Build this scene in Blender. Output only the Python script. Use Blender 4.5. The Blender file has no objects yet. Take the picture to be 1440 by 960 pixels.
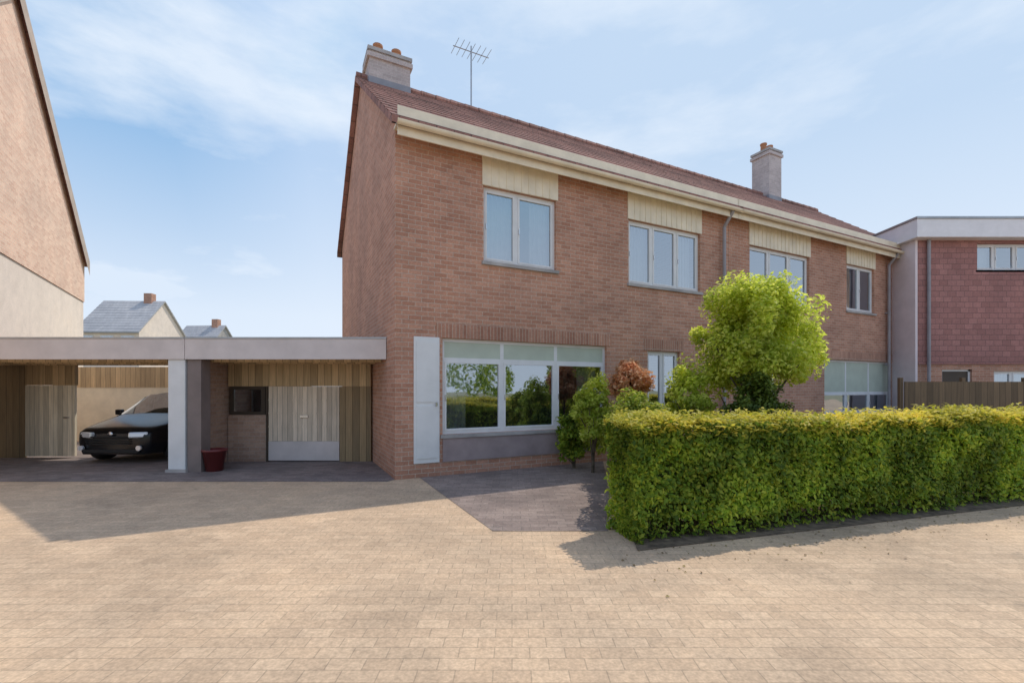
import bpy, bmesh, math, random
from mathutils import Vector, Matrix, noise
random.seed(7)
S = bpy.context.scene
COL = S.collection
R = math.radians

# ------------------------------------------------------------------ helpers
class MB:
    """collects faces (with metre UVs, box projected in local space) into one mesh"""
    def __init__(s): s.v=[]; s.f=[]; s.mi=[]; s.cur=0
    def quad(s, *p):
        n=len(s.v); s.v += [tuple(q) for q in p]; s.f.append(tuple(range(n,n+len(p)))); s.mi.append(s.cur)
    def box(s, x0,x1,y0,y1,z0,z1):
        n=len(s.v)
        s.v += [(x0,y0,z0),(x1,y0,z0),(x1,y1,z0),(x0,y1,z0),(x0,y0,z1),(x1,y0,z1),(x1,y1,z1),(x0,y1,z1)]
        for f in ((0,3,2,1),(4,5,6,7),(0,1,5,4),(1,2,6,5),(2,3,7,6),(3,0,4,7)):
            s.f.append(tuple(n+i for i in f)); s.mi.append(s.cur)
    def tube(s, a, b, r, r2=None, n=10, cap=True):
        a=Vector(a); b=Vector(b); r2 = r if r2 is None else r2
        d=(b-a).normalized(); u=d.orthogonal().normalized(); w=d.cross(u); k=len(s.v)
        for c,rr in ((a,r),(b,r2)):
            for i in range(n):
                t=2*math.pi*i/n; s.v.append(tuple(c+u*math.cos(t)*rr+w*math.sin(t)*rr))
        for i in range(n):
            j=(i+1)%n; s.f.append((k+i,k+j,k+n+j,k+n+i)); s.mi.append(s.cur)
        if cap:
            s.f.append(tuple(k+i for i in reversed(range(n)))); s.mi.append(s.cur)
            s.f.append(tuple(k+n+i for i in range(n))); s.mi.append(s.cur)
    def lathe(s, prof, c=(0,0,0), n=18, axis='Z'):
        k=len(s.v)
        for (r,z) in prof:
            for i in range(n):
                t=2*math.pi*i/n
                if axis=='Z': s.v.append((c[0]+r*math.cos(t),c[1]+r*math.sin(t),c[2]+z))
                else: s.v.append((c[0]+z,c[1]+r*math.cos(t),c[2]+r*math.sin(t)))
        for a in range(len(prof)-1):
            for i in range(n):
                j=(i+1)%n; s.f.append((k+a*n+i,k+a*n+j,k+(a+1)*n+j,k+(a+1)*n+i)); s.mi.append(s.cur)
    def build(s, name, mats, parent=None, smooth=False, bevel=0):
        me=bpy.data.meshes.new(name); me.from_pydata(s.v,[],s.f); me.update()
        if not isinstance(mats,(list,tuple)): mats=[mats]
        for m in mats: me.materials.append(m)
        me.polygons.foreach_set('material_index', s.mi)
        uv=me.uv_layers.new(name='UVMap').data
        for p in me.polygons:
            n=p.normal
            for li in p.loop_indices:
                c=me.vertices[me.loops[li].vertex_index].co
                if abs(n.z)>.75: uv[li].uv=(c.x,c.y)
                elif abs(n.x)>abs(n.y): uv[li].uv=(c.y,c.z)
                else: uv[li].uv=(c.x,c.z)
        if smooth:
            me.polygons.foreach_set('use_smooth',[True]*len(me.polygons))
        o=bpy.data.objects.new(name,me); COL.objects.link(o)
        if parent: o.parent=parent
        if bevel:
            b=o.modifiers.new('Bevel','BEVEL'); b.width=bevel; b.segments=2; b.limit_method='ANGLE'
        return o

def tag(o,label=None,cat=None,group=None,kind=None):
    if label: o['label']=label
    if cat: o['category']=cat
    if group: o['group']=group
    if kind: o['kind']=kind
    return o
def empty(name,loc,rz=0,parent=None):
    o=bpy.data.objects.new(name,None); COL.objects.link(o); o.location=loc; o.rotation_euler=(0,0,rz)
    o.empty_display_size=.2
    if parent: o.parent=parent
    return o
def copy_tree(o,parent=None):
    c=o.copy(); COL.objects.link(c); c.parent=parent
    for ch in list(o.children): copy_tree(ch,c)
    return c
F=640.0; H=1.5
def gpt(px,py):       # pixel on the ground -> world (used only to derive coordinates)
    Y=F*H/(py-545.0); return ((px-720)/F*Y, Y)

# ------------------------------------------------------------------ materials
def mat(name):
    m=bpy.data.materials.new(name); m.use_nodes=True; nt=m.node_tree; nt.nodes.clear()
    out=nt.nodes.new('ShaderNodeOutputMaterial'); b=nt.nodes.new('ShaderNodeBsdfPrincipled')
    nt.links.new(b.outputs[0],out.inputs[0]); return m,nt,b
def N(nt,t,**k):
    n=nt.nodes.new(t)
    for a,v in k.items(): setattr(n,a,v)
    return n
def ramp(nt,src,stops):
    r=N(nt,'ShaderNodeValToRGB'); e=r.color_ramp.elements
    while len(e)<len(stops): e.new(.5)
    for i,(p,c) in enumerate(stops): e[i].position=p; e[i].color=(*c,1)
    nt.links.new(src,r.inputs[0]); return r
def mix(nt,a,b,fac,mode='MIX'):
    m=N(nt,'ShaderNodeMix',data_type='RGBA',blend_type=mode)
    for s,v in ((6,a),(7,b),(0,fac)):
        if hasattr(v,'links') or hasattr(v,'is_linked'): nt.links.new(v,m.inputs[s])
        elif s==0: m.inputs[0].default_value=v
        else: m.inputs[s].default_value=(*v,1)
    return m.outputs[2]
def noise_n(nt,scale,detail=4,rough=.6,vec=None,coord='Object'):
    t=N(nt,'ShaderNodeTexNoise'); t.inputs['Scale'].default_value=scale; t.inputs['Detail'].default_value=detail; t.inputs['Roughness'].default_value=rough
    if vec is None:
        tc=N(nt,'ShaderNodeTexCoord'); vec=tc.outputs[coord]
    nt.links.new(vec,t.inputs['Vector']); return t.outputs['Fac']
def bump(nt,b,h,strength=.3,dist=.01):
    bp=N(nt,'ShaderNodeBump'); bp.inputs['Strength'].default_value=strength; bp.inputs['Distance'].default_value=dist
    nt.links.new(h,bp.inputs['Height']); nt.links.new(bp.outputs[0],b.inputs['Normal'])
def weather(m,amount=.25):
    nt=m.node_tree; b=[x for x in nt.nodes if x.type=='BSDF_PRINCIPLED'][0]; src=b.inputs['Base Color'].links[0].from_socket
    n=noise_n(nt,.35,8,.7); r=ramp(nt,n,[(.32,(1-amount,)*3),(.5,(1,)*3),(.7,(1.06,1.04,1.0))])
    n2=noise_n(nt,1.8,6,.75); r2=ramp(nt,n2,[(.30,(1-amount*1.1,1-amount,1-amount*.9)),(.42,(1,)*3)])
    n3=noise_n(nt,60,2,.5); r3=ramp(nt,n3,[(.3,(.86,)*3),(.7,(1.1,)*3)])
    c=mix(nt,src,r.outputs[0],1.0,'MULTIPLY'); c=mix(nt,c,r2.outputs[0],1.0,'MULTIPLY'); c=mix(nt,c,r3.outputs[0],1.0,'MULTIPLY')
    nt.links.new(c,b.inputs['Base Color'])
def plain(name,c,rough=.6,metal=0,var=.12,scale=3,spec=None):
    m,nt,b=mat(name); n=noise_n(nt,scale,5)
    d=tuple(x*(1-var*1.6) for x in c); l=tuple(min(1,x*(1+var)) for x in c)
    r=ramp(nt,n,[(.3,d),(.7,l)]); nt.links.new(r.outputs[0],b.inputs['Base Color'])
    b.inputs['Roughness'].default_value=rough; b.inputs['Metallic'].default_value=metal
    if spec is not None: b.inputs['Specular IOR Level'].default_value=spec
    bump(nt,b,noise_n(nt,scale*12,3),.12,.004)
    return m
def brick(name,c1,c2,mortar,bw=.22,bh=.065,ms=.01,rough=.85,offset=.5,squash=1,stain=.35,bstr=.5):
    m,nt,b=mat(name)
    uv=N(nt,'ShaderNodeUVMap')
    t=N(nt,'ShaderNodeTexBrick'); t.offset=offset; nt.links.new(uv.outputs[0],t.inputs['Vector'])
    t.inputs['Scale'].default_value=1; t.inputs['Brick Width'].default_value=bw; t.inputs['Row Height'].default_value=bh+ms
    t.inputs['Mortar Size'].default_value=ms/2; t.inputs['Mortar Smooth'].default_value=.15; t.inputs['Bias'].default_value=0
    t.inputs['Color1'].default_value=(*c1,1); t.inputs['Color2'].default_value=(*c2,1); t.inputs['Mortar'].default_value=(*mortar,1)
    n=noise_n(nt,.7,6,.65); r=ramp(nt,n,[(.3,(1-stain,)*3),(.65,(1.05,1.03,1.0))])
    c=mix(nt,t.outputs['Color'],r.outputs[0],1.0,'MULTIPLY')
    n2=noise_n(nt,25,3); r2=ramp(nt,n2,[(.3,(.85,.85,.85)),(.7,(1.1,1.1,1.1))])
    c=mix(nt,c,r2.outputs[0],1.0,'MULTIPLY')
    nt.links.new(c,b.inputs['Base Color']); b.inputs['Roughness'].default_value=rough
    inv=N(nt,'ShaderNodeMath',operation='SUBTRACT'); inv.inputs[0].default_value=1; nt.links.new(t.outputs['Fac'],inv.inputs[1])
    ad=N(nt,'ShaderNodeMath',operation='MULTIPLY_ADD'); nt.links.new(n2,ad.inputs[0]); ad.inputs[1].default_value=.3; nt.links.new(inv.outputs[0],ad.inputs[2])
    bump(nt,b,ad.outputs[0],bstr,.008)
    return m
def boards(name,c,w=.14,vertical=True,rough=.7):
    m,nt,b=mat(name); uv=N(nt,'ShaderNodeUVMap'); sp=N(nt,'ShaderNodeSeparateXYZ'); nt.links.new(uv.outputs[0],sp.inputs[0])
    a=N(nt,'ShaderNodeMath',operation='DIVIDE'); nt.links.new(sp.outputs[0 if vertical else 1],a.inputs[0]); a.inputs[1].default_value=w
    fr=N(nt,'ShaderNodeMath',operation='FRACT'); nt.links.new(a.outputs[0],fr.inputs[0])
    fl=N(nt,'ShaderNodeMath',operation='FLOOR'); nt.links.new(a.outputs[0],fl.inputs[0])
    wn=N(nt,'ShaderNodeTexWhiteNoise',noise_dimensions='1D'); nt.links.new(fl.outputs[0],wn.inputs['W'])
    r=ramp(nt,wn.outputs['Value'],[(0,tuple(x*.72 for x in c)),(1,tuple(x*1.15 for x in c))])
    g=ramp(nt,fr.outputs[0],[(0,(.25,)*3),(.06,(1,)*3),(.94,(1,)*3),(1,(.3,)*3)])
    mp=N(nt,'ShaderNodeMapping'); nt.links.new(uv.outputs[0],mp.inputs[0]); mp.inputs['Scale'].default_value=(30,2,1) if vertical else (2,30,1)
    n=noise_n(nt,1,5,.6,mp.outputs[0]); r3=ramp(nt,n,[(.3,(.75,)*3),(.7,(1.1,)*3)])
    c1=mix(nt,r.outputs[0],g.outputs[0],1.0,'MULTIPLY'); c2=mix(nt,c1,r3.outputs[0],1.0,'MULTIPLY')
    nt.links.new(c2,b.inputs['Base Color']); b.inputs['Roughness'].default_value=rough
    bump(nt,b,g.outputs[0],.5,.01); return m
def glass(name,tint=(.02,.025,.03),refl=.42,trans=.8):
    m=bpy.data.materials.new(name); m.use_nodes=True; nt=m.node_tree; nt.nodes.clear()
    out=N(nt,'ShaderNodeOutputMaterial'); g=N(nt,'ShaderNodeBsdfGlossy'); g.inputs['Roughness'].default_value=.02; g.inputs[0].default_value=(.85,.92,1,1)
    t=N(nt,'ShaderNodeBsdfTransparent'); t.inputs[0].default_value=(.75,.8,.8,1); d=N(nt,'ShaderNodeBsdfDiffuse'); d.inputs[0].default_value=(*tint,1)
    m1=N(nt,'ShaderNodeMixShader'); m1.inputs[0].default_value=trans; nt.links.new(d.outputs[0],m1.inputs[1]); nt.links.new(t.outputs[0],m1.inputs[2])
    fr=N(nt,'ShaderNodeFresnel'); fr.inputs[0].default_value=1.5
    mr=N(nt,'ShaderNodeMapRange'); nt.links.new(fr.outputs[0],mr.inputs[0]); mr.inputs[1].default_value=0; mr.inputs[2].default_value=1; mr.inputs[3].default_value=refl; mr.inputs[4].default_value=1
    n=noise_n(nt,1.3,1,.4); bp=N(nt,'ShaderNodeBump'); bp.inputs['Strength'].default_value=.08; bp.inputs['Distance'].default_value=.05
    nt.links.new(n,bp.inputs['Height']); nt.links.new(bp.outputs[0],g.inputs['Normal'])
    m2=N(nt,'ShaderNodeMixShader'); nt.links.new(mr.outputs[0],m2.inputs[0]); nt.links.new(m1.outputs[0],m2.inputs[1]); nt.links.new(g.outputs[0],m2.inputs[2])
    nt.links.new(m2.outputs[0],out.inputs[0]); return m
def leafm(name,dark,mid,light,trans=.35,nscale=1.2,dk=(.6,.65,.55),lt=(1.15,1.1,1)):
    m,nt,b=mat(name); geo=N(nt,'ShaderNodeNewGeometry')
    r=ramp(nt,geo.outputs['Random Per Island'],[(0,dark),(.5,mid),(1,light)])
    n=noise_n(nt,nscale,3); r2=ramp(nt,n,[(.35,dk),(.65,lt)])
    c=mix(nt,r.outputs[0],r2.outputs[0],1.0,'MULTIPLY'); nt.links.new(c,b.inputs['Base Color'])
    b.inputs['Roughness'].default_value=.5; b.inputs['Specular IOR Level'].default_value=.3
    tr=N(nt,'ShaderNodeBsdfTranslucent'); nt.links.new(c,tr.inputs[0]); mx=N(nt,'ShaderNodeMixShader'); mx.inputs[0].default_value=trans
    out=[x for x in nt.nodes if x.type=='OUTPUT_MATERIAL'][0]
    nt.links.new(b.outputs[0],mx.inputs[1]); nt.links.new(tr.outputs[0],mx.inputs[2]); nt.links.new(mx.outputs[0],out.inputs[0]); return m

M={}
M['brick']=brick('house brick',(.46,.225,.15),(.60,.325,.23),(.58,.48,.40),stain=.18)
M['pinkbrick']=brick('pale pink brick',(.78,.50,.38),(.92,.66,.52),(.86,.76,.66),stain=.18)
M['render']=plain('cream render',(.86,.74,.65),.9,var=.05)
M['tilehang']=brick('maroon hung tiles',(.36,.17,.155),(.46,.225,.205),(.21,.125,.115),bw=.25,bh=.15,ms=.012,bstr=.8,stain=.2)
M['rooftile']=brick('red brown roof tiles',(.30,.15,.125),(.40,.21,.175),(.17,.10,.085),bw=.3,bh=.3,ms=.02,offset=0,bstr=1,stain=.3)
M['slate']=brick('grey far roof tiles',(.46,.46,.48),(.52,.52,.54),(.38,.38,.40),bw=.3,bh=.3,ms=.02,stain=.2)
M['white']=plain('white paint',(.74,.75,.76),.45,var=.05)
M['cream']=plain('cream painted timber',(.84,.75,.59),.6,var=.08)
M['mint']=plain('pale green panel',(.50,.56,.47),.6,var=.06)
M['concrete']=plain('concrete',(.42,.40,.39),.9,var=.2,scale=2)
M['greyfascia']=plain('grey fascia',(.68,.61,.59),.7,var=.08,scale=2)
M['palegrey']=plain('pale grey roof edge',(.84,.82,.84),.6,var=.05)
M['felt']=plain('roof felt',(.16,.16,.17),.95,var=.2)
M['ceil']=plain('soffit boards',(.55,.45,.29),.8)
M['timber']=boards('brown timber boards',(.60,.43,.24))
M['fence']=boards('brown fence boards',(.22,.14,.075),.15)
M['door']=boards('cream garage door',(.86,.77,.60),.1,True,.5)
M['doorgrey']=boards('taupe garage door',(.80,.67,.53),.1,True,.5)
M['darkbrick']=brick('brown carport brick',(.40,.26,.20),(.52,.36,.28),(.46,.38,.33))  # one brown brick tone for the carport walls
M['slatepost']=plain('slate grey paint',(.22,.175,.165),.6)
M['cream_wall']=plain('pale painted wall',(.84,.74,.56),.85,var=.08)
M['timberdark']=boards('dark brown boards',(.34,.24,.13))
M['stackbrick']=brick('weathered chimney brick',(.52,.45,.44),(.64,.56,.55),(.66,.62,.60))
M['mauve']=plain('mauve grey render',(.80,.70,.72),.85,var=.05)
M['mauvedark']=plain('brown mauve panel',(.34,.27,.27),.7,var=.12)
M['soldier']=brick('soldier course',(.42,.20,.135),(.56,.30,.21),(.58,.48,.40),bw=.065,bh=.25,ms=.01,offset=0)
M['darkwood']=plain('dark stained wood',(.07,.05,.035),.6)
M['glass']=glass('window glass'); M['carglass']=glass('car glass',(.01,.012,.015),.12,.3)
M['curtain']=plain('net curtain',(.75,.76,.75),.95,var=.06,scale=6)
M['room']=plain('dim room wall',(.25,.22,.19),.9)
M['blackpaint']=plain('black car paint',(.012,.013,.016),.18,.3,var=.05)
M['rubber']=plain('rubber',(.02,.02,.02),.8)
M['chrome']=plain('bright metal',(.6,.6,.62),.25,1,var=.03)
M['lamp']=plain('headlamp lens',(.7,.72,.75),.1,.3,var=.03)
M['plate']=plain('yellow number plate',(.75,.5,.05),.5,var=.03)
M['steel']=plain('galvanised steel',(.42,.43,.45),.45,.8,var=.1)
M['pvc']=plain('grey drainpipe',(.33,.31,.33),.5)
M['lead']=plain('lead grey',(.3,.3,.33),.6,.2)
M['pot']=plain('terracotta pot',(.45,.2,.1),.8)
M['bark']=plain('bark',(.13,.1,.07),.95,var=.35,scale=12)
M['paver']=brick('sand coloured pavers',(.60,.435,.295),(.69,.51,.35),(.46,.345,.24),bw=.2,bh=.098,ms=.007,bstr=.35,stain=.22)
M['drive']=brick('dark driveway pavers',(.22,.18,.175),(.31,.26,.25),(.16,.14,.13),bw=.2,bh=.098,ms=.006,bstr=.4,stain=.3)
M['clinker']=brick('brown clinker path',(.27,.21,.19),(.37,.295,.265),(.19,.16,.145),bw=.2,bh=.098,ms=.006,bstr=.4,stain=.3)
M['kerb']=brick('kerb stones',(.36,.34,.33),(.44,.42,.40),(.12,.11,.1),bw=1,bh=.3,ms=.012)
M['earth']=plain('garden soil',(.17,.125,.085),.95,var=.4,scale=9)
M['field']=plain('dry grass ground',(.33,.31,.19),.95,var=.2,scale=.5)
M['hedge']=leafm('hedge leaves',(.12,.22,.03),(.36,.52,.06),(.56,.60,.08),.5,1.5,(.42,.46,.42),(1.25,1.2,1))
M['litter']=leafm('dry leaves',(.12,.07,.03),(.22,.14,.05),(.3,.26,.08),.1)
M['hedgetop']=leafm('sunlit hedge top',(.56,.55,.06),(.82,.73,.12),(.92,.76,.18),.5)  # lighter leaf colour with the sun on the hedge top put in
M['tree']=leafm('golden green leaves',(.50,.62,.07),(.80,.88,.16),(.93,.93,.28),.6)
M['shadeleaf']=leafm('shaded crown leaves',(.06,.10,.015),(.14,.20,.03),(.26,.32,.05),.35)  # dark tone carries the shade inside the tree crown
M['shrub']=leafm('shrub leaves',(.26,.40,.05),(.55,.62,.10),(.85,.80,.18),.55)
M['darkred']=plain('dark red glaze',(.16,.03,.03),.35)
M['verge']=plain('brown verge board',(.50,.40,.33),.7)
M['glasswarm']=M['glass']
M['flower']=leafm('orange flowers',(.72,.32,.16),(.88,.48,.28),(.9,.62,.42),.4)
M['hedgecore']=plain('hedge core',(.09,.12,.03),1,var=.3,scale=8)

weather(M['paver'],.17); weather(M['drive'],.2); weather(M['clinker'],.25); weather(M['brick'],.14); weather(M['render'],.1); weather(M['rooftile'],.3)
# ------------------------------------------------------------------ ground
def sheet(name,pts,z,m):
    mb=MB(); mb.quad(*[(x,y,z) for x,y in pts]); return tag(mb.build(name,m),kind='structure')
sheet('ground',[(-400,-60),(400,-60),(400,900),(-400,900)],0,M['field'])
sheet('paving',[(-60,-24),(60,-24),(60,14),(-60,14)],.004,M['paver'])

# facade frame
FA=math.atan2(.448,.894); HO=Vector((-1.9,7.4,0))
def fw(s,d=0):       # s along the facade, d depth behind it
    return (HO.x+math.cos(FA)*s-math.sin(FA)*d, HO.y+math.sin(FA)*s+math.cos(FA)*d)
sheet('driveway',[(-12,7.25),(-1.98,7.25),fw(0,.02),fw(0,7),(-12,13.6)],.008,M['drive'])  # sheet of darker pavers in front of and below the carports
path=[fw(.4,-.004),fw(4.2,-.004),(1.35,6.3),(1.0,4.75),(-.2,4.75)]
sheet('path',path,.008,M['clinker'])

# hedge line
HC=Vector((1.17,4.28)); HD=Vector((5.54,1.67)).normalized(); HN=Vector((-HD.y,HD.x))
gx=HC+HN*.1
bed=[tuple(HC-HN*.10-HD*.05),tuple(HC-HN*.10+HD*13),fw(24,-.02),fw(4.3,-.02),(1.45,6.6)]
sheet('garden_bed',bed,.012,M['earth'])

# ------------------------------------------------------------------ walls & windows
def wall(mb,x0,x1,z0,z1,openings,y=0,rev=.12):
    xs=sorted({x0,x1,*[o[0] for o in openings],*[o[1] for o in openings]})
    zs=sorted({z0,z1,*[o[2] for o in openings],*[o[3] for o in openings]})
    for a,b in zip(xs,xs[1:]):
        for c,d in zip(zs,zs[1:]):
            mx,mz=(a+b)/2,(c+d)/2
            if any(o[0]<mx<o[1] and o[2]<mz<o[3] for o in openings): continue
            mb.quad((a,y,c),(b,y,c),(b,y,d),(a,y,d))
    for o in openings:
        a,b,c,d=o
        mb.quad((a,y,c),(a,y+rev,c),(a,y+rev,d),(a,y,d)); mb.quad((b,y,c),(b,y,d),(b,y+rev,d),(b,y+rev,c))
        mb.quad((a,y,d),(a,y+rev,d),(b,y+rev,d),(b,y,d)); mb.quad((a,y,c),(b,y,c),(b,y+rev,c),(a,y+rev,c))
def window(par,x0,x1,z0,z1,splits,y=.07,curtain=None,transom=None,fr='white',sill=True,panel=None):
    mb=MB(); t=.055
    zp = z1-panel if panel else z1
    mb.box(x0,x1,y,y+.06,z0,z0+t); mb.box(x0,x1,y,y+.06,z1-t,z1); mb.box(x0,x0+t,y,y+.06,z0+t,z1-t); mb.box(x1-t,x1,y,y+.06,z0+t,z1-t)
    xs=[x0]+[x0+(x1-x0)*q for q in splits]+[x1]
    for q in xs[1:-1]: mb.box(q-.035,q+.035,y+.004,y+.056,z0+t,z1-t)
    if panel: mb.box(x0+t,x1-t,y+.002,y+.058,zp-.03,zp+.03)
    f=mb.build('window',M[fr],par)
    # casements, one inside frame each
    for a,b in zip(xs,xs[1:]):
        c=MB(); aa,bb=a+(t if a==x0 else .035),b-(t if b==x1 else .035); u=.035; top=(zp-.03 if panel else z1-t)
        c.box(aa,bb,y-.008,y+.035,z0+t,z0+t+u); c.box(aa,bb,y-.008,y+.035,top-u,top); c.box(aa,aa+u,y-.008,y+.035,z0+t+u,top-u); c.box(bb-u,bb,y-.008,y+.035,z0+t+u,top-u)
        if transom:
            zz=z0+(z1-z0)*transom; c.box(aa+u,bb-u,y-.006,y+.03,zz-.025,zz+.025)
        cs=c.build('casement',M[fr],f); hd=MB(); zz=(z0+top)/2; hd.box(aa+.012,aa+.03,y-.03,y-.0085,zz-.05,zz+.05); hd.build('handle',M['chrome'],f)
    g=MB(); g.quad((x0+t,y+.02,z0+t),(x1-t,y+.02,z0+t),(x1-t,y+.02,zp-.02),(x0+t,y+.02,zp-.02)); g.build('pane',M['glass'],f)
    if panel:
        p=MB(); p.box(x0+t,x1-t,y+.01,y+.04,zp+.03,z1-t); p.build('panel',M['mint'],f)
    if sill:
        s=MB(); s.box(x0-.04,x1+.04,-.05,.10,z0-.06,z0-.001); s.build('sill',M['concrete'],f)
    if curtain:
        for (a,b) in curtain:
            c=MB(); n=max(6,int((b-a)*22)); 
            for i in range(n):
                xa=a+(b-a)*i/n; xb=a+(b-a)*(i+1)/n; ya=.22+.03*(i%2); yb=.22+.03*((i+1)%2)
                c.quad((xa,ya,z0+.05),(xb,yb,z0+.05),(xb,yb,z1-.05),(xa,ya,z1-.05))
            c.build('curtain',M['curtain'],f)
    return f

def roof_mb(x0,x1,depth,eave,ridge,over=.4,vo=.15,th=.12):
    mb=MB(); hd=depth/2; k=(ridge-eave)/hd
    n=max(8,int((hd+over)/.27)); a=(x0-vo); b=x1+vo
    for sgn in (0,1):
        def P(x,dd,z): return (x, dd if sgn==0 else depth-dd, z)
        def q(*p): mb.quad(*(p if not sgn else p[::-1]))
        y0=-over; z0=eave-over*k
        for i in range(n):
            ya=y0+(hd+over)*i/n; yb=y0+(hd+over)*(i+1)/n; za=z0+(ya-y0)*k+th; zb=z0+(yb-y0)*k+th
            q(P(a,ya,za+.03),P(b,ya,za+.03),P(b,yb,zb+.004),P(a,yb,zb+.004))
            q(P(a,ya,za+.004-(.1 if i==0 else 0)),P(b,ya,za+.004-(.1 if i==0 else 0)),P(b,ya,za+.03),P(a,ya,za+.03))
        q(P(b,y0,z0),P(a,y0,z0),P(a,hd,ridge),P(b,hd,ridge))
        for x in (a,b): mb.quad(P(x,y0,z0),P(x,hd,ridge),P(x,hd,ridge+th+.01),P(x,y0,z0+th+.01))
    return mb

DEP=7.5
def terrace(name,label,s0,s1,off,ups,lows,eave,ridge,gable_l,gable_r,tile=False,lowh=2.2):
    p=fw(s0,-off); root=empty(name,(p[0],p[1],0),FA); W=s1-s0
    tag(root,label,'house','brick houses in the terrace')
    dep=DEP+off
    ups=[(a-s0,b-s0,*r) for a,b,*r in ups]; lows=[(a-s0,b-s0,*r) for a,b,*r in lows]
    openings=[(a,b,c,d) for a,b,c,d,*_ in ups+lows]
    mb=MB(); wt=eave-.05
    if tile:
        wall(mb,0,W,0,lowh,[o for o in openings if o[3]<=lowh])
    else: wall(mb,0,W,0,wt,openings)
    mb.quad((0,dep,0),(0,dep,wt),(W,dep,wt),(W,dep,0))
    for x,g in ((0,gable_l),(W,gable_r)):
        r=ridge-.02
        mb.quad((x,0,0),(x,dep,0),(x,dep,wt),(x,dep/2,r),(x,0,wt))
    w=mb.build('wall',M['brick'],root)
    if tile:
        t=MB(); wall(t,0,W,lowh,wt,[o for o in openings if o[2]>=lowh],y=-.06,rev=.18)
        t.quad((0,-.06,lowh),(0,0,lowh),(W,0,lowh),(W,-.06,lowh)); t.quad((0,-.06,lowh),(0,-.06,wt),(0,.0,wt),(0,.0,lowh))
        t.build('tile_cladding',M['tilehang'],root)
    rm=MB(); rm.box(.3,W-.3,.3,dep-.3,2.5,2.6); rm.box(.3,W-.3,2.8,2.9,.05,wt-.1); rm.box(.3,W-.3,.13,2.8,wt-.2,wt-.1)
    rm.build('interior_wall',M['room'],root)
    # eaves box (deep cream fascia + soffit)
    e=MB(); e.box(-.02,W+.02,-.25,-.001,wt-.12,wt-.07); e.box(-.02,W+.02,-.275,-.25,wt-.32,wt+.14); e.build('fascia',M['cream'],root)
    k=(ridge-eave)/(dep/2)
    rf=roof_mb(0,W,dep,eave,ridge,over=.32,vo=.12 if gable_l or gable_r else 0).build('roof',M['rooftile'],root)
    g=MB(); gy=-.36; gz=eave-.32*k+.05
    n=10
    for i in range(8):
        a0=math.pi+math.pi*i/8; a1=math.pi+math.pi*(i+1)/8; r=.06
        g.quad((-.05,gy+r*math.cos(a0),gz+r*math.sin(a0)),(W+.05,gy+r*math.cos(a0),gz+r*math.sin(a0)),(W+.05,gy+r*math.cos(a1),gz+r*math.sin(a1)),(-.05,gy+r*math.cos(a1),gz+r*math.sin(a1)))
    g.build('gutter',M['cream'],root)
    rt=MB()
    x=-.1
    while x<W: 
        rt.tube((x,dep/2,ridge+.11),(min(x+.38,W+.1),dep/2,ridge+.11),.11,.10,8); x+=.385
    rt.build('ridge_tiles',M['rooftile'],rf)
    for (a,b,c,d,kw) in ups+lows:
        window(root,a,b,c,d,**kw)
    for (a,b,c,d,kw) in lows:
        lm=MB(); lm.box(a-.11,b+.11,-.012,-.0005,d+.004,d+.25); lm.build('lintel',M['soldier'],root)
    for (a,b,c,d,kw) in ups:
        pm=MB(); pm.box(a-.03,b+.03,-.022,-.001,d+.003,wt-.125)
        nb=int((b-a)/.15)
        for i in range(1,nb): xx=a+(b-a)*i/nb; pm.box(xx-.012,xx+.012,-.034,-.0221,d+.01,wt-.13)
        pm.build('timber_panel',M['cream'],root)
    return root
def U(sp,cur=None,**k): return dict(splits=sp,curtain=cur,**k)
hA=terrace('brick_house','red brown brick house at the near end of the terrace beside the carports',0,7.95,0,
   [(1.56,3.08,3.75,5.1,U([.45],[(1.62,2.22),(2.6,3.02)])),(4.87,7.0,3.7,5.05,U([.33,.67],[(4.95,5.6),(6.3,6.92)]))],
   [(.80,4.3,.70,2.35,U([.33,.66],[(.9,1.3),(3.7,4.2)],panel=.36)),(5.4,6.35,.02,2.3,U([.5],None,sill=False))],5.85,8.7,True,False)
hB=terrace('brick_house','red brown brick house in the middle of the terrace behind the golden tree',7.96,18.0,0,
   [(8.73,11.2,3.7,5.05,U([.33,.67],[(8.8,9.5),(10.2,11.1)])),(13.0,14.5,3.75,5.1,U([.5],[(13.1,14.4)]))],
   [(8.9,9.8,.02,2.3,U([.5],None,sill=False)),(11.9,15.5,.75,2.3,U([.33,.67],[(12.0,15.4)],panel=.95))],5.85,8.7,False,False)
hA['group']=hB['group']='brick houses in the terrace'
# white service door and grey band under the big window
d=MB(); d.box(.30,.74,-.03,-.001,.24,2.35); o=d.build('service_door',M['white'],hA,bevel=.006)
d=MB(); d.box(.34,.70,-.042,-.031,.32,1.2); d.box(.34,.70,-.042,-.031,1.26,2.28); d.build('door_panel',M['white'],o)
d=MB(); d.box(.66,.69,-.075,-.043,1.19,1.25); d.build('handle',M['chrome'],o)
d=MB(); d.box(.80,4.3,-.025,-.001,.24,.635); d.build('lower_panel',M['mauvedark'],hA)
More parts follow.
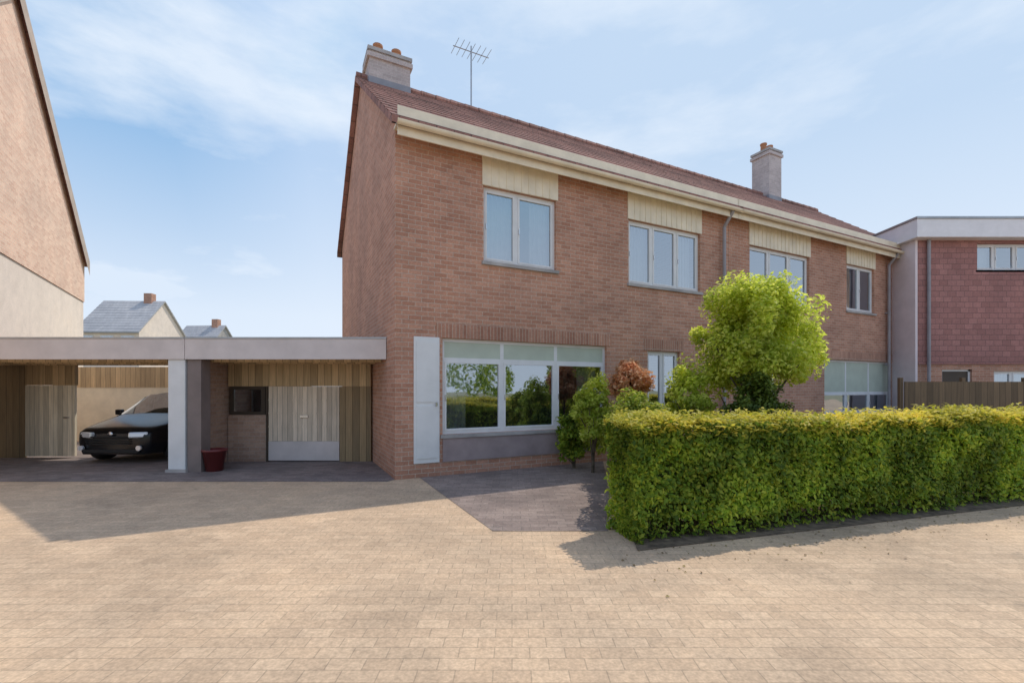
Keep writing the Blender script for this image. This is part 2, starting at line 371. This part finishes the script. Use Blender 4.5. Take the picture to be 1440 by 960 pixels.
# maroon house, square on to the street
hC=empty('maroon_house',(12.1,13.6,0)); tag(hC,'flat roofed house with maroon tile cladding and grey roof edge at the right edge','house')
CW=12; ops=[(2.3,4.1,1.0,2.0),(.75,1.65,.05,2.05),(1.75,3.6,5.0,5.8),(4.4,6.2,5.0,5.8)]
m=MB(); wall(m,0,CW,0,2.2,[o for o in ops if o[3]<2.2]); 
m.quad((CW,0,0),(CW,7,0),(CW,7,6.4),(CW,0,6.4)); m.quad((0,7,0),(CW,7,0),(CW,7,6.4),(0,7,6.4)); m.build('wall',M['brick'],hC)
m=MB(); wall(m,-.05,CW,2.2,5.88,[o for o in ops if o[2]>2.2],y=-.05,rev=.17); m.quad((-.05,-.05,2.2),(CW,-.05,2.2),(CW,.02,2.2),(-.05,.02,2.2)); m.build('tile_cladding',M['tilehang'],hC)
m=MB(); m.box(-.12,-.052,-.08,7,0,5.88); m.build('end_wall',M['mauve'],hC)
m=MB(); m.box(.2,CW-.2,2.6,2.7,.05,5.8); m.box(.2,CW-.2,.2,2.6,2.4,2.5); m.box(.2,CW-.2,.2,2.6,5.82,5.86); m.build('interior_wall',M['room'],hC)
m=MB(); m.box(-.3,CW+.3,-.35,7.3,5.885,6.42); m.build('roof_edge',M['palegrey'],hC,bevel=.01)
m=MB(); m.box(-.33,CW+.33,-.38,7.33,6.422,6.48); m.build('roof_trim',M['steel'],hC)
for (a,b,c,d) in ops:
    if d-c>1.5:
        q=MB(); q.box(a+.06,b-.06,.08,.12,c+.02,d-.06); q2=q.build('door',M['darkwood'],hC); q=MB(); q.box(a,a+.06,.06,.13,c,d); q.box(b-.06,b,.06,.13,c,d); q.box(a,b,.06,.13,d-.059,d); q.build('door_frame',M['white'],hC)
        q=MB(); q.lathe([(.001,-.03),(.03,-.02),(.03,0)],(b-.15,.07,1.05),10); q.build('handle',M['chrome'],q2)
    else: window(hC,a,b,c,d,[.33,.67],curtain=[(a+.1,b-.1)] if c<2 else [(a+.1,a+.6)])
m=MB(); m.tube((.25,-.12,.05),(.25,-.12,5.88),.045); m.build('drainpipe',M['pvc'],hC)
def downpipe(par,x,h,y=-.09):
    d=MB(); d.tube((x,y,.05),(x,y,h-.45),.04); d.tube((x,y,h-.45),(x,-.33,h-.15),.04); 
    for z in (.6,2.2,3.8): d.box(x-.055,x+.055,y-.03,0,z,z+.04)
    d.build('drainpipe',M['pvc'],par)
downpipe(hA,7.7,5.75); downpipe(hB,7.2,5.75)
def chimney(par,x,dy,z0,z1,w,d,pots):
    c=MB(); c.box(x-w/2,x+w/2,dy-d/2,dy+d/2,z0,z1-.12); c.box(x-w/2-.05,x+w/2+.05,dy-d/2-.05,dy+d/2+.05,z1-.28,z1-.18)
    o=c.build('chimney',M['stackbrick'],par); q=MB(); q.box(x-w/2-.04,x+w/2+.04,dy-d/2-.04,dy+d/2+.04,z1-.12,z1-.04); q.build('cap',M['concrete'],o)
    for px in pots:
        p=MB(); p.lathe([(.11,0),(.10,.25),(.12,.27),(.12,.32),(.09,.32),(.09,0)],(x+px,dy,z1-.04),14); p.build('chimney_pot',M['pot'],o)
    l=MB(); l.box(x-w/2-.012,x+w/2+.012,dy-d/2-.012,dy+d/2+.012,z0+.1,z0+.5); l.build('flashing',M['lead'],o)
chimney(hA,.62,3.75,8.2,9.42,.95,.7,(-.22,.22))
chimney(hB,6.95,3.75,8.2,10.5,.72,.7,(-.18,.18))
a=MB(); a.tube((2.8,3.75,8.7),(2.8,3.75,10.5),.02); a.tube((2.3,3.75,10.35),(3.3,3.75,10.35),.012)
for i in range(7): a.tube((2.35+i*.15,3.45,10.36),(2.35+i*.15,4.05,10.36),.007,n=6)
ae=a.build('aerial',M['steel'],hA)

# ------------------------------------------------------------------ carport
CY=8.0
def gable_x(y): return HO.x-.5012*(y-HO.y)-.012
def left_x(y): return -15.5+(16.5-y)*.6235+.16
def poly_slab(mb,x0,x1,y0,y1,z0,z1,clip):
    def X(y): return gable_x(y) if clip else x1
    def XL(y): return x0 if clip or x1-x0<3 else left_x(y)
    b=[(XL(y0),y0),(X(y0),y0),(X(y1),y1),(XL(y1),y1)]
    mb.quad(*[(x,y,z1) for x,y in b]); mb.quad(*[(x,y,z0) for x,y in b[::-1]])
    for (p,q) in zip(b,b[1:]+b[:1]): mb.quad((p[0],p[1],z0),(q[0],q[1],z0),(q[0],q[1],z1),(p[0],p[1],z1))
def carport(x0,x1,label,clip,D=5.2):
    root=empty('carport',(x0,CY,0)); tag(root,label,'carport','flat roofed carports')
    def bl(name,m,y0,y1,z0,z1,xa=x0,xb=x1,cl=clip,**k):
        mb=MB(); poly_slab(mb,xa,xb,y0,y1,z0,z1,cl); mb.v=[(x-x0,y-CY,z) for x,y,z in mb.v]; return mb.build(name,M[m],root,**k)
    bl('roof','felt',CY+.03,CY+D,2.16,2.33); bl('ceiling','ceil',CY+.04,CY+D-.02,2.09,2.155)
    bl('fascia','greyfascia',CY,CY+.028,2.0,2.36); bl('roof_trim','steel',CY-.012,CY+.05,2.362,2.39)
    y=CY+.35
    while y<CY+(2.1 if not clip else 1.1):
        bl('beam','timber',y,y+.07,1.97,2.088,xb=x1-.03 if not clip else x1); y+=.6
    return root
c1=carport(-10.1,-5.76,'flat roofed carport on the left with the black car in it',False,2.3)
c2=carport(-5.75,-2.2,'flat roofed carport on the right against the brick house gable',True,5.2)
def bx(par,name,m,x0,x1,y0,y1,z0,z1,parent=None,**k):
    mb=MB(); mb.box(x0-par.location.x,x1-par.location.x,y0-CY,y1-CY,z0,z1); return mb.build(name,M[m],parent or par,**k)
def post(par,x,y,w=.14,m='white'):
    o=bx(par,'post',m,x-w/2,x+w/2,y-w/2,y+w/2,.06,1.998,bevel=.008)
    bx(par,'base','concrete',x-w/2-.03,x+w/2+.03,y-w/2-.03,y+w/2+.03,0,.06,parent=o)
post(c1,-5.92,8.18,.30,'white'); post(c1,-9.99,8.14,.2,'timber')
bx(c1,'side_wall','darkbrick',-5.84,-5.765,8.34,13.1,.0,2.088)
bx(c2,'post','slatepost',-5.74,-5.5,8.05,8.3,0,1.998)
bx(c1,'rear_wall','cream_wall',-13.1,-5.85,12.9,13.1,0,1.50); bx(c1,'upper_boards','timber',-13.0,-5.85,12.88,13.08,1.503,2.088)
d=bx(c1,'door','door',-10.40,-9.34,9.72,9.77,.04,1.55); bx(c1,'handle','chrome',-9.55,-9.45,9.68,9.718,.85,.88,parent=d)
bx(c1,'upper_boards','timber',-10.40,-9.34,9.72,9.80,1.553,2.088)
bx(c1,'timber_wall','timberdark',-10.98,-10.42,9.72,9.78,0,2.088)

# second bay: recessed front
BY=9.2
bx(c2,'upper_boards','timber',-5.74,-2.86,BY,BY+.1,1.53,2.088)
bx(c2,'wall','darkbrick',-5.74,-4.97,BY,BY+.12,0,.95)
wf=bx(c2,'window','darkwood',-5.72,-5.0,BY+.02,BY+.08,.953,1.527); bx(c2,'pane','glass',-5.62,-5.08,BY+.005,BY+.018,1.02,1.46,parent=wf)
dr=bx(c2,'door','doorgrey',-4.93,-3.5,BY+.02,BY+.07,.42,1.527); 
bx(c2,'lower_board','greyfascia',-4.93,-3.5,BY+.012,BY+.08,.03,.417,parent=dr)
bx(c2,'handle','chrome',-4.28,-4.12,BY-.02,BY+.018,.9,.94,parent=dr)
for z in (.7,.97,1.24): bx(c2,'rail','doorgrey',-4.93,-3.5,BY+.008,BY+.0195,z,z+.03,parent=dr)
bx(c2,'pillar','darkwood',-4.965,-4.935,BY-.02,BY+.1,0,1.527)
bx(c2,'timber_wall','timberdark',-3.49,-2.86,BY+.02,BY+.08,0,1.527)
pt=empty('plant_pot',(-5.36,8.2,.0)); tag(pt,'dark red glazed pot at the foot of the grey carport post','pot')
m=MB(); m.lathe([(.001,.0),(.13,.0),(.19,.36),(.21,.36),(.21,.40),(.175,.40),(.16,.32),(.001,.32)],n=22); m.build('pot',M['darkred'],pt,True)
m=MB(); m.lathe([(.16,.33),(.001,.335)],n=22); m.build('soil',M['earth'],pt)
# ------------------------------------------------------------------ car
def car(loc,rz,paint):
    root=empty('parked_car',loc,rz)
    L=3.9; st=[ # y (front negative), half width, bonnet/roof z, belt z, greenhouse half width
      (-1.95,.60,.55,.52,.58),(-1.88,.74,.68,.62,.70),(-1.55,.82,.78,.72,.76),(-1.05,.85,.90,.84,.76),(-.9,.85,.95,.88,.72),
      (-.35,.86,1.36,.92,.60),(.2,.86,1.43,.93,.60),(1.0,.86,1.40,.95,.59),(1.5,.85,1.33,.97,.57),(1.78,.82,.99,.94,.68),(1.92,.76,.9,.8,.7),(1.95,.70,.5,.46,.66)]
    rings=[]
    for (y,w,h,b,g) in st:
        cab=h-b>.2
        rings.append([(w*.9,.2),(w,.34),(w*1.0,.6 if b>.6 else b*.9),(w*.97,b),(g+(.02 if cab else 0),h-(.07 if cab else .03)),(g*.8,h-(.01)),(0,h+.01)])
    body=MB(); gl=MB()
    for i in range(len(st)-1):
        for j in range(6):
            for s in (-1,1):
                q=[(s*rings[i][j][0],st[i][0],rings[i][j][1]),(s*rings[i+1][j][0],st[i+1][0],rings[i+1][j][1]),
                   (s*rings[i+1][j+1][0],st[i+1][0],rings[i+1][j+1][1]),(s*rings[i][j+1][0],st[i][0],rings[i][j+1][1])]
                if s<0: q=q[::-1]
                cab=(i in(4,5,6,7,8) and j==3) or (i==4 and j>=4) or (i==8 and j>=4)
                (gl if cab else body).quad(*q)
    for k in (0,len(st)-1):
        r=rings[k]; pts=[(x,st[k][0],z) for x,z in r]+[(-x,st[k][0],z) for x,z in reversed(r[:-1])]
        body.quad(*pts)
    body.quad(*[(s*.75,y,.2) for s,y in ((-1,-1.9),(1,-1.9),(1,1.9),(-1,1.9))])
    bo=body.build('body',paint,root,bevel=0); gg=gl.build('windows',M['carglass'],root)
    for o in (bo,gg):
        bm=bmesh.new(); bm.from_mesh(o.data); bmesh.ops.remove_doubles(bm,verts=bm.verts,dist=.001); bmesh.ops.recalc_face_normals(bm,faces=bm.faces); bm.to_mesh(o.data); bm.free()
        o.data.polygons.foreach_set('use_smooth',[True]*len(o.data.polygons))
    sd=bo.modifiers.new('s','SUBSURF'); sd.levels=sd.render_levels=1
    for sx in (-1,1):
        for y in (-1.22,1.22):
            t=MB(); t.lathe([(.19,-.1),(.30,-.1),(.315,-.07),(.315,.07),(.30,.1),(.19,.1)],(sx*.76,y,.315),22,'X')
            wh=empty('wheel',(0,0,0),0,root); t.build('tyre',M['rubber'],wh,True)
            r=MB(); r.lathe([(.001,.06*sx),(.07,.09*sx),(.17,.07*sx),(.2,.1*sx),(.2,-.05*sx)],(sx*.765,y,.315),22,'X'); r.build('rim',M['chrome'],wh,True)
        h=MB(); h.box(-.16,.16,-.045,.045,-.055,.055); ho=h.build('headlight',M['lamp'],root,bevel=.025); ho.rotation_euler=(R(-8),0,sx*R(20)); ho.location=(sx*.50,-1.90,.575)
        ml=MB(); ml.box(sx*.86,sx*1.0,-.72,-.62,.9,1.02); ml.build('mirror',paint,root,bevel=.02)
    g=MB(); 
    for i in range(4): g.box(-.38,.38,-1.99,-1.955,.40+i*.045,.42+i*.045)
    g.build('grille',M['rubber'],root)
    p=MB(); p.box(-.55,.55,-1.975,-1.93,.235,.30); p.build('bumper',M['rubber'],root,bevel=.01)
    p=MB(); p.lathe([(.001,.012),(.045,.01),(.05,0)],(0,0,0),16); bd=p.build('badge',M['chrome'],root,True); bd.rotation_euler=(R(90),0,0); bd.location=(0,-1.965,.60)
    for sx in (-1,1):
        p=MB(); p.tube((sx*.56,-1.99,.33),(sx*.56,-1.95,.33),.05,n=14); p.build('fog_lamp',M['lamp'],root)
        p=MB(); p.box(sx*.868-.006,sx*.868+.006,-.85,1.35,.44,.47); p.build('trim_strip',M['chrome'],root)
    return root
cr=car((-7.8,10.8,.0),R(0),M['blackpaint']); tag(cr,'black hatchback parked nose out in the left carport','car')

# ------------------------------------------------------------------ left house
E0=Vector((-15.5,16.5,0)); gd=Vector((.53,-.85,0)).normalized(); ang=math.atan2(gd.y,gd.x)
lh=empty('gabled_house',(E0.x,E0.y,0),ang); tag(lh,'pale pink brick house with steep gable cropped at the left edge','house')
GW=13.0; k=.81; EV=6.0
# local x along the gable (towards the camera), local y = outward? normal is +y (left of gd)
mb=MB(); mb.quad((0,0,4.6),(GW,0,4.6),(GW,0,EV),(GW/2,0,EV+k*GW/2),(0,0,EV))
mb.quad((0,0,4.6),(0,-8,4.6),(0,-8,EV),(0,0,EV)); mb.quad((GW,0,4.6),(GW,-8,4.6),(GW,-8,EV),(GW,0,EV)); mb.build('wall',M['pinkbrick'],lh)
mb=MB(); mb.box(0,GW,-8,-.03,0,4.6); mb.build('rendered_wall',M['render'],lh)
mb=MB()
for sgn in (0,1):
    def P(x,y,z): return (x if not sgn else GW-x,y,z)
    o=.12
    for (z,) in ((0,),):
        mb.quad(P(-o,.12,EV-o*k+.2),P(GW/2,.12,EV+k*GW/2+.2),P(GW/2,-8.3,EV+k*GW/2+.2),P(-o,-8.3,EV-o*k+.2))
        mb.quad(P(-o,.12,EV-o*k),P(GW/2,.12,EV+k*GW/2),P(GW/2,-8.3,EV+k*GW/2),P(-o,-8.3,EV-o*k))
mb.build('roof',M['rooftile'],lh)
mb=MB()
for sgn in (0,1):
    mb.quad(P(-o,.125,EV-o*k-.32),P(GW/2,.125,EV+k*GW/2-.32),P(GW/2,.125,EV+k*GW/2+.2),P(-o,.125,EV-o*k+.2))
    sgn=1
mb.build('verge_board',M['verge'],lh)

# ------------------------------------------------------------------ distant houses
def far_house(loc,rz,w,d,e,r,label,m='render'):
    root=empty('distant_house',loc,rz); tag(root,label,'house','houses far behind the carports')
    mb=MB(); mb.box(0,w,0,d,0,e); 
    for x in (0,w): mb.quad((x,0,e),(x,d,e),(x,d/2,r))
    mb.build('wall',M[m],root); roof_mb(0,w,d,e,r,.3,.2).build('roof',M['slate'],root)
    for i in range(3):
        x=w*(.05+.33*i)
        f=MB(); f.box(x,x+1.1,-.06,-.003,e-1.7,e-.5); fo=f.build('window',M['white'],root); g=MB(); g.box(x+.08,x+1.02,-.08,-.062,e-1.62,e-.58); g.build('pane',M['glass'],fo)
    c=MB(); c.box(w*.7,w*.7+.7,d/2-.3,d/2+.3,r-.3,r+.8); c.build('chimney',M['brick'],root)
far_house((-38.2,40,0),R(3),5.2,6,6.6,9.6,'nearer pale distant house with grey roof beside the pink gable')
far_house((-37.9,50,0),R(-4),4.4,6,5.4,8.6,'lower grey roofed distant house just right of the pale one','concrete')

# ------------------------------------------------------------------ vegetation
def leaves(mb,p,size,n_up=.3,ln=1.6,out=None):
    u=Vector((random.gauss(0,1),random.gauss(0,1),random.gauss(0,1)+n_up))
    if out is not None: u+=out
    u=u.normalized()
    a=u.orthogonal().normalized(); a=(Matrix.Rotation(random.random()*6.28,3,u)@a); b=u.cross(a)
    s=size*random.uniform(.5,1.4); L=s*ln
    k=len(mb.v); p=Vector(p)
    mb.v += [tuple(p-a*L*.5),tuple(p+b*s*.4+u*s*.08),tuple(p+a*L*.5),tuple(p-b*s*.4+u*s*.08)]
    mb.f.append((k,k+1,k+2,k+3)); mb.mi.append(mb.cur)
def hedge(label,length,thick,h,loc,ang,nside,ntop,seed=0):
    root=empty('hedge',loc,ang); tag(root,label,'hedge','clipped garden hedge')
    def wob(x,z): return .09*noise.noise(Vector((x*1.1+seed,z*1.7,0)))+.05*noise.noise(Vector((x*4,z*4,seed+3)))
    def hh(x): return h+.07*noise.noise(Vector((x*.9,seed,5)))+.04*noise.noise(Vector((x*4,seed,9)))
    core=MB(); core.box(.12,length-.12,.14,thick-.14,0.24,h-.17)
    xx=.08
    while xx<length-.1:
        yy=random.uniform(.12,thick-.12); core.tube((xx,yy,0),(xx+random.uniform(-.08,.08),yy+random.uniform(-.05,.05),.4),random.uniform(.007,.016),.006,5); xx+=random.uniform(.05,.12); core.build('branches',M['hedgecore'],root)
    mb=MB()
    dens=nside
    for i in range(int(dens*length*h)):
        x=random.uniform(0,length); z=random.random()**.9*hh(x); y=wob(x,z)+abs(random.gauss(0,.05)) ; 
        if z<.26: y+=random.random()*.14*(1-z/.26)
        if z<.2 and random.random()<.6: continue
        if noise.noise(Vector((x*1.3,z*2.2,seed+20)))>.33 and random.random()<.55: y+=.09
        leaves(mb,(x,y,z),.038,.9,1.5,Vector((0,-1.3,0)))
    for i in range(int(dens*length*h*.35)):
        x=random.uniform(0,length); z=random.random()*hh(x); leaves(mb,(x,thick-wob(x+7,z)-abs(random.gauss(0,.04)),z),.045)
    for e in (0,length):
        for i in range(int(dens*thick*h)):
            y=random.uniform(0,thick); z=random.random()*hh(e); x=wob(y,z)+abs(random.gauss(0,.05)); leaves(mb,(x if e==0 else length-x,y,z),.034)
    mb.build('foliage',M['hedge'],root)
    mb=MB()
    for i in range(int(ntop*length*thick)):
        x=random.uniform(-.02,length); y=random.uniform(-.03,thick+.03); z=hh(x)-abs(random.gauss(0,.03))+.03+ (random.random()**10)*.10-.10*(1 if (y<.03) else 0)*random.random()
        leaves(mb,(x,y+wob(x,z),z),.034,2.4)
    mb.build('sunlit_top',M['hedgetop'],root)  # top foliage coloured yellow to carry the sunlight on the hedge
    return root
ha=math.atan2(HD.y,HD.x)
hg=hedge('long clipped green hedge with a sunlit yellow top along the sandy paving',12.5,.60,1.13,(HC.x,HC.y,0),ha,4600,5600)
# return, going back towards the house
rd=Vector((.22,1,0)).normalized(); ra=math.atan2(rd.y,rd.x)
hr=hedge('short side hedge running back beside the clinker path',3.2,.6,1.08,(HC.x+.66,HC.y+.82,0),ra,2600,2600,seed=4)
def blob(root,m,name,c,rx,ry,rz,n,size,seed,gap=.0):
    mb=MB(); c=Vector(c)
    cl=[]
    for i in range(95):
        d=Vector((random.gauss(0,1),random.gauss(0,1),random.gauss(0,1))).normalized(); rr=random.uniform(.35,.9)
        tp=1-.42*max(0,d.z*rr)
        cl.append((Vector((d.x*rx*rr*tp,d.y*ry*rr*tp,d.z*rz*rr)),random.uniform(.16,.32)*min(rx,rz)))
    for i in range(n):
        q,r=random.choice(cl); d=Vector((random.gauss(0,1),random.gauss(0,1),random.gauss(0,1))).normalized()*r*random.random()**.4
        leaves(mb,c+q+d,size,1.3,1.5,(q+d).normalized()*.8)
    return mb.build(name,m,root)
def bush(name,label,cat,x,y,rx,h,z0,n,size,m,seed,trunk=.05,group=None,shape=None):
    root=empty(name,(x,y,0)); tag(root,label,cat,group)
    t=MB(); random.seed(seed)
    zc=(h+z0)/2; rz=(h-z0)/2*.86
    base=Vector((0,0,0)); 
    t.tube((0,0,0),(.03,.02,zc),trunk,trunk*.6,8)
    for i in range(9):
        d=random.uniform(0,6.28); zz=random.uniform(.1,.7)*zc; t.tube((0,0,zz),(math.cos(d)*rx*.7,math.sin(d)*rx*.7,zz+random.uniform(.4,1)*rz),trunk*.5,trunk*.12,6)
    t.build('trunk',M['bark'],root); blob(root,m,'crown',(0,0,zc),rx,rx,rz,n,size,seed); return root
bush('golden_tree','golden green small tree standing in the garden behind the hedge','tree',4.02,7.6,1.05,3.78,1.0,34000,.05,M['tree'],3,.07)
bush('shrub','dark green shrub against the wall at the right end of the big window','shrub',1.15,8.45,.42,1.25,.05,4500,.05,M['hedge'],5,.03)
bush('shrub','yellow green shrub beside the dark one below the brick wall','shrub',1.42,8.0,.42,2.05,.05,6000,.045,M['tree'],6,.03)
bush('flowering_shrub','orange flowering shrub in the garden left of the golden tree','shrub',2.12,8.3,.46,2.12,1.1,5200,.055,M['flower'],7,.03)
bush('shrub','low yellow green shrub in front of the orange flowers','shrub',2.05,7.3,.62,1.62,.1,8000,.045,M['shrub'],8,.03)
bush('shrub','dark leaf mass added as the shaded core of the golden tree','shrub',3.78,7.0,.50,2.1,.1,9000,.045,M['shadeleaf'],11,.03)  # leaf mass coloured dark to stand in for shade inside the crown
bush('shrub','tall lime green shrub at the left foot of the golden tree','shrub',3.0,7.7,.5,2.3,.3,6500,.045,M['tree'],9,.03)
lt=MB()
for i in range(420):
    a0=HC+HD*random.uniform(-.4,12)-HN*(.1+abs(random.gauss(0,.35)))
    t=random.random()*6.28; r=random.uniform(.008,.02); u=Vector((math.cos(t),math.sin(t),0))*r; v=Vector((-u.y,u.x,0))*.5; c=Vector((a0.x,a0.y,.012))
    lt.quad(*[tuple(q) for q in (c-u,c+v+Vector((0,0,.006)),c+u,c-v)])
tag(lt.build('leaf_litter',M['litter'],),'small dry leaves scattered on the paving along the hedge','leaves',kind='stuff')
# unseen trees added behind the camera to darken the window reflections
rt=MB(); random.seed(21)
for i in range(26):
    x=-44+i*3.6+random.uniform(-1,1); y=-27+random.uniform(-3,3); r=random.uniform(2.4,3.4); h=random.uniform(4.8,7.4)
    for q in range(650):
        d=Vector((random.gauss(0,1),random.gauss(0,1),random.gauss(0,1))).normalized()*random.uniform(.6,1)
        leaves(rt,(x+d.x*r,y+d.y*r,h*.5+d.z*h*.5),.28,.4)
tag(rt.build('reflection_trees',M['hedge']),'unseen row of leafy trees added for the windows to reflect','trees',kind='stuff')

# fence beyond the hedge at the right
fr=empty('wooden_fence',(9.7,11.3,0),0); tag(fr,'brown board fence in front of the maroon tiled house','fence')
p=MB(); p.box(.06,3.1,0,.03,.08,1.65); p.build('board_panel',M['fence'],fr)
for x in (0,1.55,3.1):
    p=MB(); p.box(x-.04,x+.04,.031,.11,0,1.75); p.build('post',M['fence'],fr)

# ------------------------------------------------------------------ light, sky, camera
sun_h=Vector((.53,.53)).normalized(); EL=R(57)
sd=Vector((sun_h.x*math.cos(EL),sun_h.y*math.cos(EL),math.sin(EL)))
l=bpy.data.lights.new('sun','SUN'); l.energy=2.6; l.angle=R(.5); l.color=(1,.91,.78)
lo=bpy.data.objects.new('sun',l); COL.objects.link(lo); lo.rotation_euler=(-sd).to_track_quat('-Z','Y').to_euler(); lo.location=(5,5,20)
w=bpy.data.worlds.new('World'); S.world=w; w.use_nodes=True; nt=w.node_tree; nt.nodes.clear()
out=N(nt,'ShaderNodeOutputWorld'); bg=N(nt,'ShaderNodeBackground'); sky=N(nt,'ShaderNodeTexSky',sky_type='NISHITA')
sky.sun_disc=False; sky.sun_elevation=EL; sky.sun_rotation=math.atan2(sun_h.x,sun_h.y); sky.air_density=1; sky.dust_density=1.2; sky.ozone_density=1.2
tc=N(nt,'ShaderNodeTexCoord'); sp=N(nt,'ShaderNodeSeparateXYZ'); nt.links.new(tc.outputs['Generated'],sp.inputs[0])
mp=N(nt,'ShaderNodeMapping'); nt.links.new(tc.outputs['Generated'],mp.inputs[0]); mp.inputs['Scale'].default_value=(1.1,1.1,3.2); mp.inputs['Location'].default_value=(.4,.2,.1)
nn=noise_n(nt,1.7,7,.58,mp.outputs[0]); cr_=ramp(nt,nn,[(.45,(0,0,0)),(.66,(.85,.85,.85))])
hz=ramp(nt,sp.outputs[2],[(0,(1,)*3),(.14,(.85,)*3),(.27,(.45,)*3),(.42,(.04,)*3)])
mx=N(nt,'ShaderNodeMath',operation='MAXIMUM'); nt.links.new(cr_.outputs[0],mx.inputs[0]); nt.links.new(hz.outputs[0],mx.inputs[1])
capr=ramp(nt,sp.outputs[0],[(0,(1.1/4,1.95/4,3.1/4)),(.12,(1.85/4,2.5/4,3.45/4)),(.5,(2.1/4,2.7/4,3.5/4))]); mrx=N(nt,'ShaderNodeMapRange'); nt.links.new(sp.outputs[0],mrx.inputs[0]); mrx.inputs[1].default_value=-.55; mrx.inputs[2].default_value=.9; nt.links.new(mrx.outputs[0],capr.inputs[0]); sc4=N(nt,'ShaderNodeVectorMath',operation='SCALE'); nt.links.new(capr.outputs[0],sc4.inputs[0]); sc4.inputs['Scale'].default_value=4; skc=mix(nt,sky.outputs[0],sc4.outputs[0],1.0,'DARKEN'); c=mix(nt,skc,(3.1,3.45,3.9),mx.outputs[0]); nt.links.new(c,bg.inputs[0]); bg.inputs[1].default_value=.26
nt.links.new(bg.outputs[0],out.inputs[0])
cd=bpy.data.cameras.new('camera'); co=bpy.data.objects.new('camera',cd); COL.objects.link(co); S.camera=co
co.location=(0,0,H); co.rotation_euler=(R(90),0,0); cd.sensor_width=36; cd.lens=16; cd.shift_y=65/1440; cd.clip_end=2000
S.view_settings.view_transform='Standard'; S.view_settings.look='None'; S.view_settings.exposure=0
